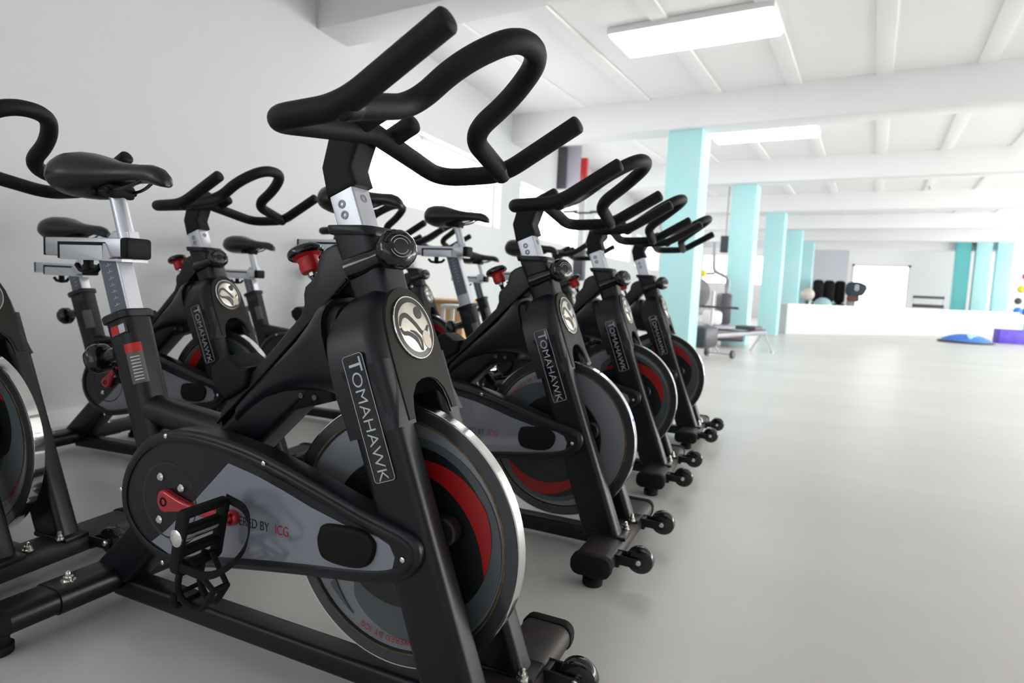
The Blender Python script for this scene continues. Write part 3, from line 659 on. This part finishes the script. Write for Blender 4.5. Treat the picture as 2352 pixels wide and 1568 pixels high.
for i, (ya, yb, za, zb) in enumerate(WIN):
    mb = MB(); t = .06; xo = -.14
    def fbar(y_a, y_b, z_a, z_b):
        mb.add([(wx(y_a)+xo+t/2, y_a, z_a), (wx(y_b)+xo+t/2, y_b, z_a), (wx(y_b)+xo+t/2, y_b, z_b), (wx(y_a)+xo+t/2, y_a, z_b), (wx(y_a)+xo-t/2, y_a, z_a), (wx(y_b)+xo-t/2, y_b, z_a), (wx(y_b)+xo-t/2, y_b, z_b), (wx(y_a)+xo-t/2, y_a, z_b)], [[0, 1, 2, 3], [4, 7, 6, 5], [0, 4, 5, 1], [1, 5, 6, 2], [2, 6, 7, 3], [3, 7, 4, 0]])
    fbar(ya, yb, za, za+.03); fbar(ya, yb, zb-.03, zb); fbar(ya, ya+.03, za, zb); fbar(yb-.03, yb, za, zb)
    nn = 3
    for q in range(1, nn):
        ym = ya+(yb-ya)*q/nn+(.08 if q == 1 else .38 if i == 1 else 0); fbar(ym-.02, ym+.02, za, zb)
    w_ = struct('window_%d' % (i+1), mb, M['trimw'])
    pm = MB(); pm.add([(wx(ya)+xo-.035, ya, za), (wx(yb)+xo-.035, yb, za), (wx(yb)+xo-.035, yb, zb), (wx(ya)+xo-.035, ya, zb), (wx(ya)+xo-.045, ya, za), (wx(yb)+xo-.045, yb, za), (wx(yb)+xo-.045, yb, zb), (wx(ya)+xo-.045, ya, zb)], [[0, 1, 2, 3], [4, 7, 6, 5], [0, 4, 5, 1], [1, 5, 6, 2], [2, 6, 7, 3], [3, 7, 4, 0]])
    pm.build('window_pane', M['skyglass'], w_)
mb = MB(); ya, yb = Y0, 24.0
mb.add([(wx(ya)+.012, ya, 0), (wx(yb)+.012, yb, 0), (wx(yb)+.012, yb, .085), (wx(ya)+.012, ya, .085), (wx(ya), ya, 0), (wx(yb), yb, 0), (wx(yb), yb, .09), (wx(ya), ya, .09)], [[0, 1, 2, 3], [4, 7, 6, 5], [0, 4, 5, 1], [1, 5, 6, 2], [2, 6, 7, 3], [3, 7, 4, 0]]); struct('baseboard_left', mb, M['trimw'])

# right wall (outside the picture) with tall windows, rear wall behind the photographer
def slab(mb, a, b, z0, z1, t=.2):
    a, b = V((*a, 0)), V((*b, 0)); d = (b-a).normalized(); nrm = V((-d.y, d.x, 0))*t
    vs = [a, b, b+nrm, a+nrm]; mb.add([(p.x, p.y, z0) for p in vs]+[(p.x, p.y, z1) for p in vs], [[3, 2, 1, 0], [4, 5, 6, 7], [0, 1, 5, 4], [1, 2, 6, 5], [2, 3, 7, 6], [3, 0, 4, 7]])
mb = MB(); slab(mb, (XR+.2, Y0), (XR+3.7, 34), 0, .55); slab(mb, (XR+.2, Y0), (XR+3.7, 34), 2.72, HC)
pos = lambda t: (XR+.2+3.5*t, Y0+40*t)
piers = [.17, .25, .265, .385, .40, .52, .535, .655, .67, .80, .815, .93, 1.0]
for a, b in [(0, piers[0])]+list(zip(piers[1::2], piers[2::2])): slab(mb, pos(a), pos(b), .55, 2.72)
struct('wall_right', mb, M['wall'])
for k, (a, b) in enumerate(zip(piers[0:12:2], piers[1:12:2])):
    pm = MB(); pa, pb = pos(a), pos(b); slab(pm, (pa[0]+.1, pa[1]), (pb[0]+.1, pb[1]), .55, 2.72, .02); struct('window_%d' % (k+7), pm, M['skybig'] if k < 3 else M['skysoft'])
mb = MB(); slab(mb, (-4, Y0), (XR+.3, Y0), 0, .7); slab(mb, (-4, Y0), (XR+.3, Y0), 2.5, HC); slab(mb, (-4, Y0), (-2.6, Y0), .7, 2.5); slab(mb, (5.2, Y0), (XR+.3, Y0), .7, 2.5); struct('wall_back', mb, M['wall'])
pm = MB(); slab(pm, (-2.6, Y0-.1), (5.2, Y0-.1), .7, 2.5, .02); struct('window_14', pm, M['rearfill'])  # unseen glowing pane, added to reflect on the near sides of the bikes
# far wall with the bright glazed doors
mb = MB(); yf = 27.6
slab(mb, (-4, yf), (2.52, yf), 0, 1.35); slab(mb, (-4, yf), (2.52, yf), 2.62, HC); slab(mb, (-4, yf), (-3.35, yf), 1.35, 2.62); slab(mb, (-.85, yf), (2.52, yf), 1.35, 2.62); slab(mb, (4.40, yf), (13, yf), 0, HC); slab(mb, (2.52, yf), (4.40, yf), 2.28, HC); struct('wall_far', mb, M['beam'])
mb = MB(); slab(mb, (.2, yf-.06), (2.30, yf-.06), 0, HC-.02, .05); struct('wall_far_panel', mb, M['greypaint'])
mb = MB(); slab(mb, (2.46, yf-.03), (2.54, yf-.03), 0, 2.34, .1); slab(mb, (4.38, yf-.03), (4.46, yf-.03), 0, 2.34, .1); slab(mb, (2.46, yf-.03), (4.46, yf-.03), 2.26, 2.34, .1); slab(mb, (3.44, yf-.01), (3.48, yf-.01), 0, 2.28, .06)
d_ = struct('door_1', mb, M['trimw'])
pm = MB(); slab(pm, (2.5, yf+.05), (4.42, yf+.05), 0, 2.3, .02); pm.build('door_glass', M['skyfar'], d_)
mb = MB(); slab(mb, (-3.37, yf+.02), (-.83, yf+.02), 1.33, 1.40, .1); slab(mb, (-3.37, yf+.02), (-.83, yf+.02), 2.57, 2.64, .1)
for x in (-3.37, -2.52, -1.68, -.87): slab(mb, (x, yf+.02), (x+.05, yf+.02), 1.35, 2.62, .1)
f_ = struct('window_15', mb, M['trimw'])
pm = MB(); slab(pm, (-3.35, yf+.08), (-.85, yf+.08), 1.35, 2.62, .02); pm.build('window_pane', M['skyfar'], f_)
# low half wall
mb = MB(); slab(mb, (.30, 15.05), (6.9, 23.44), 0, .70, .18); struct('wall_half', mb, M['wall'])
mb = MB(); slab(mb, (.30, 15.01), (6.92, 23.42), .70, .725, .24); struct('trim_20', mb, M['trimw'])

# teal pillars
def pillar(p, w, m, lab, grp, h=HB+.002, rot=ROTW):
    mb = MB(); box(mb, (p.x, p.y, h/2), (w/2, w/2, h/2), rot, .006); o = mb.build('pillar', m); tag(o, lab, 'pillar', grp); return o
labs = ['nearest and widest teal pillar, beside the last bike of the front row', 'second teal pillar in line, standing behind the rowing machine', 'third teal pillar in line, at the left end of the low white wall', 'fourth teal pillar in line, first one rising behind the low white wall', 'fifth teal pillar in line, thin sliver next to the grey far wall', 'sixth teal pillar in line, nearly hidden behind the fifth']
for i in range(5):
    p = V((-1.070, 6.58, 0))+U*(3.862*i)+W*.20+U*.20; pillar(p, .40, M['teal'], labs[i], 'teal pillars of the left line')
for i, (px, dep, m, lab) in enumerate([(2190, 21.4, 'teal2', 'leftmost teal pillar of the right line, behind the low wall'), (2236, 21.0, 'teal', 'middle teal pillar of the right line, behind the low wall'), (2284, 20.8, 'teal', 'right teal pillar of the right line, left of the ball rack'), (2366, 21.6, 'teal', 'teal pillar at the right edge of the photo behind the ball rack')]):
    p = co.location+CF*dep+CR*(dep*(px-1176)/F_PX); p.z = 0; pillar(p, .42, M['teal'] if m == 'teal' else M['teal2'], lab, 'teal pillars of the right line', HC)

# ceiling lamps
def lamp(c, lab):
    t = thing('ceiling_lamp', lab, 'ceiling lamp', (c[0], c[1], HC), math.atan2(W.y, W.x), 'flat ceiling lamps')
    mb = MB(); box(mb, (0, 0, -.03), (.68, .29, .03), None, .01); mb.build('housing', M['trimw'], t)
    mb = MB(); box(mb, (0, 0, -.055), (.665, .275, .025), None, .018); mb.build('diffuser', M['lamp'], t)
lamp((-.52, 4.62), 'large lit ceiling lamp nearest the camera, above the bikes')
lamp((-.12, 8.30), 'second lit ceiling lamp, smaller in view, right of the nearest teal pillar')

# ------------------------------------------------------------------ background equipment
def at(px, py, dep):
    return co.location+(CF+CR*((px-1176)/F_PX)-CU*((py-784)/F_PX))*dep
def ground(px, py):
    d = CF+CR*((px-1176)/F_PX)-CU*((py-784)/F_PX); return co.location+d*(-co.location.z/d.z)
def on_floor(px, dep):
    p = at(px, 784, dep); return V((p.x, p.y, 0))
SPR = [(2172, 352, 'ceiling sprinkler closest to the camera'), (2135, 432, 'middle one of the three ceiling sprinklers'), (2052, 532, 'farthest of the three ceiling sprinklers')]
for px, py, lab in SPR:
    d = CF+CR*((px-1176)/F_PX)-CU*((py-784)/F_PX); zz = HC-.05; p = co.location+d*((zz-co.location.z)/d.z)
    t = thing('ceiling_sprinkler', lab, 'sprinkler', (p.x, p.y, HC), 0, 'ceiling sprinklers')
    mb = MB(); lathe(mb, (0, 0, 0), (0, 0, -1), [(0, .05), (.012, .05), (.016, .03), (.016, .012), (.06, .010)], 16); mb.build('rosette', M['mdgrey'], t)
    mb = MB(); lathe(mb, (0, 0, -.06), (0, 0, -1), [(0, .018), (.01, .045), (.014, .045), (.016, .01)], 16); mb.build('deflector', M['steel'], t)

# rowing machine between the pillars
a = ground(1640, 822); b = ground(1750, 808); dr = (b-a).normalized(); rz = math.atan2(dr.y, dr.x)
t = thing('rowing_machine', 'long grey rowing machine rail lying behind the last front bike, before the teal pillars', 'rowing machine', (b.x, b.y, 0), rz)
mb = MB(); box(mb, (-1.0, 0, .30), (1.05, .035, .03), None, .008); mb.build('rail', M['mdgrey'], t)
mb = MB(); box(mb, (-1.0, 0, .338), (1.05, .02, .008), None, .004); mb.build('rail_top', M['dkgrey'], t)
for sg in (-1, 1):
    mb = MB(); tube(mb, [V((-.02, sg*.02, .28)), V((-.02, sg*.16, .03))], .012, 10); lathe(mb, (-.02, sg*.16, 0), (0, 0, 1), [(0, .025), (.03, .025), (.035, .015)], 12); mb.build('leg', M['ltgrey'], t)
mb = MB(); box(mb, (-.6, 0, .385), (.14, .15, .03), None, .02); mb.build('seat', M['dkgrey'], t)
mb = MB(); box(mb, (-2.1, 0, .30), (.20, .13, .14), None, .05); mb.build('flywheel_housing', M['dkgrey'], t)
mb = MB(); tube(mb, [V((-1.95, 0, .30)), V((-1.55, 0, .06))], .016, 10); tube(mb, [V((-1.55, -.18, .06)), V((-1.55, .18, .06))], .016, 10); fr = mb.build('front_leg', M['ltgrey'], t)
for sg in (-1, 1):
    mb = MB(); lathe(mb, (-1.55, sg*.18-.02, .06), (0, 1, 0), [(0, .02), (.002, .055), (.04, .055), (.042, .02)], 20); mb.build('roller', M['dkgrey'], fr)

# treadmill seen between the first two pillars
p = on_floor(1627, 10.6); t = thing('treadmill', 'dark treadmill with white motor hood and grey arms between the two nearest teal pillars', 'treadmill', (p.x, p.y, 0), math.radians(24))
mb = MB(); box(mb, (0, .35, .16), (.42, .85, .06), None, .03); mb.build('deck', M['dkgrey'], t)
for z, m_ in ((.25, 'mdgrey'), (.32, 'purple')):
    mb = MB(); box(mb, (0, .35, z), (.43, .83, .022), None, .008); mb.build('side_rail', M[m_], t)
mb = MB(); box(mb, (-.05, -.25, .47), (.13, .16, .12), None, .05); mb.build('motor_hood', M['trimw'], t)
mb = MB(); box(mb, (.18, -.10, .62), (.09, .16, .26), None, .04); mb.build('shroud', M['dkgrey'], t)
mb = MB(); tube(mb, fillet([V((.20, -.1, .80)), V((.24, -.1, 1.02)), V((.22, -.1, 1.14)), V((-.02, -.1, 1.24)), V((-.05, -.1, 1.70))], [0, .08, .06, .06, 0]), .030, 10); mb.build('upright', M['mdgrey'], t)
mb = MB(); tube(mb, [V((-.02, -.1, 1.20)), V((-.20, -.1, 1.19))], .026, 10); mb.build('arm', M['mdgrey'], t)
mb = MB(); lathe(mb, (-.20, -.1, 1.19), (0, 0, 1), [(-.05, .03), (-.05, .05), (.05, .05), (.06, .03)], 14); mb.build('yellow_knob', M['yellow'], t)
mb = MB(); box(mb, (.28, .1, .95), (.025, .03, .16), None, .01); mb.build('side_grip', M['dkgrey'], t)

# plate loaded bar beside it
p = on_floor(1612, 9.6); t = thing('barbell_stand', 'barbell with dark round plates on a low stand between the teal pillars', 'barbell stand', (p.x, p.y, 0), 0)
mb = MB(); lathe(mb, (-.12, 0, .86), V((.8, -.6, 0)), [(0, .03), (.0, .20), (.02, .22), (.05, .22), (.07, .20), (.07, .03)], 26); mb.build('weight_plate', M['dkgrey'], t)
mb = MB(); tube(mb, [V((-.35, .1, .66)), V((.50, -.1, .66))], .018, 10); mb.build('bar', M['dkgrey'], t)
for x in (-.25, .12):
    mb = MB(); tube(mb, [V((x, 0, 0)), V((x, 0, .90))], .022, 10); mb.build('post', M['ltgrey'], t)

# tall posts by the left wall
p = on_floor(1321, 8.9); h = (at(1321, 372, 8.9)).z
t = thing('cable_machine', 'tall grey machine post with a red top, behind the second bike', 'cable machine', (p.x, p.y, 0), 0)
mb = MB(); box(mb, (0, 0, h/2-.15), (.042, .042, h/2-.15), None, .006); mb.build('post', M['ltgrey'], t)
mb = MB(); box(mb, (0, 0, h-.16), (.045, .045, .17), None, .008); mb.build('red_top', M['redplastic'], t)
mb = MB(); box(mb, (0, 0, .04), (.30, .35, .04), None, .01); mb.build('base', M['dkgrey'], t)
mb = MB(); box(mb, (0, 0, 1.18), (.075, .07, .22), None, .02); mb.build('carriage', M['dkgrey'], t)
mb = MB(); tube(mb, [V((-.24, -.1, 1.91)), V((-.06, -.05, 1.92))], .018, 10); tube(mb, [V((.14, -.05, 1.91)), V((.32, -.1, 1.91))], .018, 10); box(mb, (.03, -.045, 1.90), (.13, .012, .012), None, .004); mb.build('grip_bar', M['dkgrey'], t)
p = on_floor(1269, 10.25); h = at(1269, 346, 10.25).z
t = thing('mirror_panel', 'narrow tall panel with a black edge on the left wall under the ceiling', 'wall panel', (p.x, p.y, 0), 0)
zb_ = at(1269, 438, 10.25).z
mb = MB(); box(mb, (.0, 0, (h+zb_)/2), (.085, .03, (h-zb_)/2), None, .004); mb.build('black_edge', M['dkgrey'], t)
mb = MB(); box(mb, (.205, .03, (h+zb_)/2), (.12, .02, (h-zb_)/2), None, .004); mb.build('face', M['purple'], t)

# boxes near the wall behind the bikes
p = at(1020, 690, 6.15); zt = p.z
t = thing('wooden_box', 'light wooden box against the left wall behind the bikes', 'box', (p.x, p.y, 0), .1)
mb = MB(); box(mb, (0, 0, zt/2), (.30, .22, zt/2), None, .004); mb.build('body', M['wood'], t)
mb = MB(); box(mb, (.03, -.02, zt+.008), (.34, .25, .010), None, .003); mb.build('lid', M['wood'], t)
p = at(1060, 704, 5.55)
t = thing('white_stool', 'small white open stool in front of the wooden box', 'stool', (p.x, p.y, 0), .1)
mb = MB(); box(mb, (0, 0, p.z), (.15, .12, .015), None, .004); mb.build('top', M['trimw'], t)
for sx_ in (-1, 1):
    for sy in (-1, 1):
        mb = MB(); box(mb, (sx_*.13, sy*.10, (p.z-.015)/2), (.015, .015, (p.z-.015)/2), None, .003); mb.build('leg', M['trimw'], t)
p = at(1666, 561, 13.0)
mb = MB(); box(mb, (p.x, p.y, p.z), (.09, .10, .17), None, .01); o = mb.build('wall_speaker', M['dkgrey']); tag(o, 'small dark loudspeaker high up between the two nearest teal pillars', 'loudspeaker')
mb = MB(); tube(mb, [p+V((0, .02, .16)), V((p.x, p.y+.02, HC+.02))], .012, 8); mb.build('hanger', M['mdgrey'], o)

# on the floor before the low wall
p = ground(2217, 787); t = thing('balance_trainer', 'low blue dome trainer with pale patches on the floor at right', 'balance trainer', (p.x, p.y, 0), .8)
mb = MB(); lathe(mb, (0, 0, 0), (0, 0, 1), [(0, .53), (.015, .55), (.04, .55), (.05, .52)], 40); mb.build('base', M['dkgrey'], t)
mb = MB(); lathe(mb, (0, 0, .045), (0, 0, 1), [(0, .50), (.05, .45), (.11, .32), (.155, .16), (.165, .01)], 40); dm = mb.build('dome', M['blue'], t)
for q in (-.22, .25):
    mb = MB(); lathe(mb, (q*.707+.0, -.33*.707+q*.2, .135), V((q*.7, -.6, .9)), [(0, .15), (.012, .13), (.016, .02)], 20); mb.build('pale_patch', M['ltblue'], dm)
p = ground(2326, 789); t = thing('step_block', 'violet blue foam block on the floor at the right edge', 'step platform', (p.x, p.y, 0), .12)
mb = MB(); box(mb, (.14, .0, .17), (.50, .18, .17), None, .02); mb.build('block', M['violet'], t)
mb = MB(); box(mb, (.14, .0, .006), (.47, .16, .006), None, .004); mb.build('rubber_base', M['dkgrey'], t)

# behind the low wall, left part
def far_thing(name, label, cat, px, dep): 
    p = on_floor(px, dep); return thing(name, label, cat, (p.x, p.y, 0), 0)
for k, (px, lab) in enumerate([(1868, 'left black padded machine behind the low wall, next to the fifth pillar'), (1893, 'middle black padded machine behind the low wall'), (1918, 'right black padded machine behind the low wall, left of the glazed doors')]):
    t = far_thing('padded_machine', lab, 'exercise machine', px, 19.9); t['group'] = 'black padded machines by the glazed doors'
    mb = MB(); box(mb, (0, 0, 1.12), (.155, .12, .36), None, .09); mb.build('back_pad', M['matte'], t)
    mb = MB(); box(mb, (0, -.10, .70), (.15, .22, .06), None, .03); mb.build('seat_pad', M['matte'], t)
    mb = MB(); box(mb, (0, .05, .33), (.05, .05, .33), None, .01); box(mb, (0, 0, .03), (.15, .3, .03), None, .01); mb.build('stand', M['dkgrey'], t)
for px, py, r, m, lab in [(1855, 676, .19, 'cream', 'cream exercise ball in front of the black machines'), (1889, 703, .26, 'ltblue', 'pale blue exercise ball low in front of the black machines')]:
    p = at(px, py, 18.6); mb = MB(); lathe(mb, p-V((0, 0, r)), (0, 0, 1), [(r-r*math.cos(PI*i/14), r*math.sin(PI*i/14)) for i in range(15)], 26); o = mb.build('exercise_ball', M[m]); tag(o, lab, 'exercise ball', 'exercise balls behind the low wall')
    p2 = p-V((0, 0, r*1.0)); mb = MB(); lathe(mb, (p.x, p.y, 0), (0, 0, 1), [(0, r*.8), (.03, r*.8), (.05, .05), (p2.z-.03, .05), (p2.z-.02, r*.35), (p2.z-.01, r*.35), (p2.z, r*.1)], 18); o2 = mb.build('ball_stand', M['dkgrey']); tag(o2, lab.replace('exercise ball', 'ball\'s dark stand'), 'stand', 'stands of the exercise balls')
t = far_thing('draped_jersey', 'dark jersey marked with a white 8 over a grey frame, before the glazed doors', 'jersey stand', 1954, 19.4)
mb = MB(); rings = []
for z, hx, hy, ox in ((1.02, .20, .12, -.02), (1.10, .26, .14, -.01), (1.25, .29, .15, .02), (1.36, .27, .13, .01), (1.43, .17, .10, -.03), (1.45, .08, .05, -.05)): rings.append(rrect((ox, 0, z), V((1, 0, 0)), YD, hx, hy, .08, 4))
mb.loft(rings).build('jersey', M['navycloth'], t, 60)
text_obj('number', '8', .26, M['white'], t, (.02, -.155, 1.26), (1, 0, 0), (0, 0, 1), .004, .004, 'CENTER')
mb = MB(); box(mb, (-.05, 0, .93), (.17, .10, .10), None, .05); mb.build('brown_pad', M['brown'], t)
mb = MB(); box(mb, (-.1, 0, .42), (.12, .08, .42), None, .02); mb.build('frame', M['mdgrey'], t)
# weight bench racks right of the doors
t = far_thing('bench_rack', 'white rack with two dark bars right of the glazed doors', 'rack', 2122, 21.5)
for z, hh in ((1.10, .045), (.80, .06)):
    mb = MB(); box(mb, (0, 0, z), (.46, .06, hh), None, .01); mb.build('dark_bar', M['dkgrey'], t)
for sx_ in (-1, 1):
    mb = MB(); box(mb, (sx_*.44, .08, .60), (.02, .02, .60), None, .004); mb.build('upright', M['ltgrey'], t)
# ball rack at the right edge
p = on_floor(2338, 20.7); t = thing('ball_rack', 'pale rack of coloured balls behind the low wall at the right edge', 'rack', (p.x, p.y, 0), .35)
for sx_ in (-1, 1):
    mb = MB(); box(mb, (sx_*.30, 0, 1.05), (.02, .02, 1.05), None, .004); mb.build('post', M['ltgrey'], t)
for z in (.62, .98, 1.36, 1.78):
    mb = MB(); box(mb, (0, 0, z), (.30, .12, .012), None, .003); mb.build('shelf', M['ltgrey'], t)
RM2 = Matrix.Rotation(.35, 3, 'Z')
for x, z, r, m, lab in [(-.12, .62, .13, 'blue', 'left blue ball on the bottom shelf of the ball rack'), (.15, .62, .13, 'blue', 'right blue ball on the bottom shelf of the ball rack'), (-.14, .98, .11, 'dkgrey', 'dark ball on the second shelf of the ball rack'), (-.08, 1.36, .12, 'yellow', 'yellow ball on the third shelf of the ball rack'), (.16, 1.36, .12, 'dkgrey', 'dark ball beside the yellow one on the ball rack'), (.05, 1.78, .13, 'redplastic', 'red ball on the top shelf of the ball rack')]:
    q = V((p.x, p.y, 0))+RM2 @ V((x, 0, 0)); mb = MB(); lathe(mb, (q.x, q.y, z+.012), (0, 0, 1), [(r-r*math.cos(PI*i/12), r*math.sin(PI*i/12)) for i in range(13)], 20); o = mb.build('medicine_ball', M[m]); tag(o, lab, 'ball', 'balls on the rack')

# ------------------------------------------------------------------ world and view
w = bpy.data.worlds.new('world'); SC.world = w; w.use_nodes = True
w.node_tree.nodes['Background'].inputs['Color'].default_value = (.9, .95, 1, 1); w.node_tree.nodes['Background'].inputs['Strength'].default_value = 1.0
SC.view_settings.view_transform = 'Standard'; SC.view_settings.look = 'None'; SC.view_settings.gamma = 1.0; SC.view_settings.use_curve_mapping = False
SC.view_settings.exposure = 0.95
try:
    SC.cycles.sample_clamp_indirect = 6.0; SC.cycles.max_bounces = 8; SC.cycles.diffuse_bounces = 4; SC.cycles.use_denoising = True
except Exception: pass
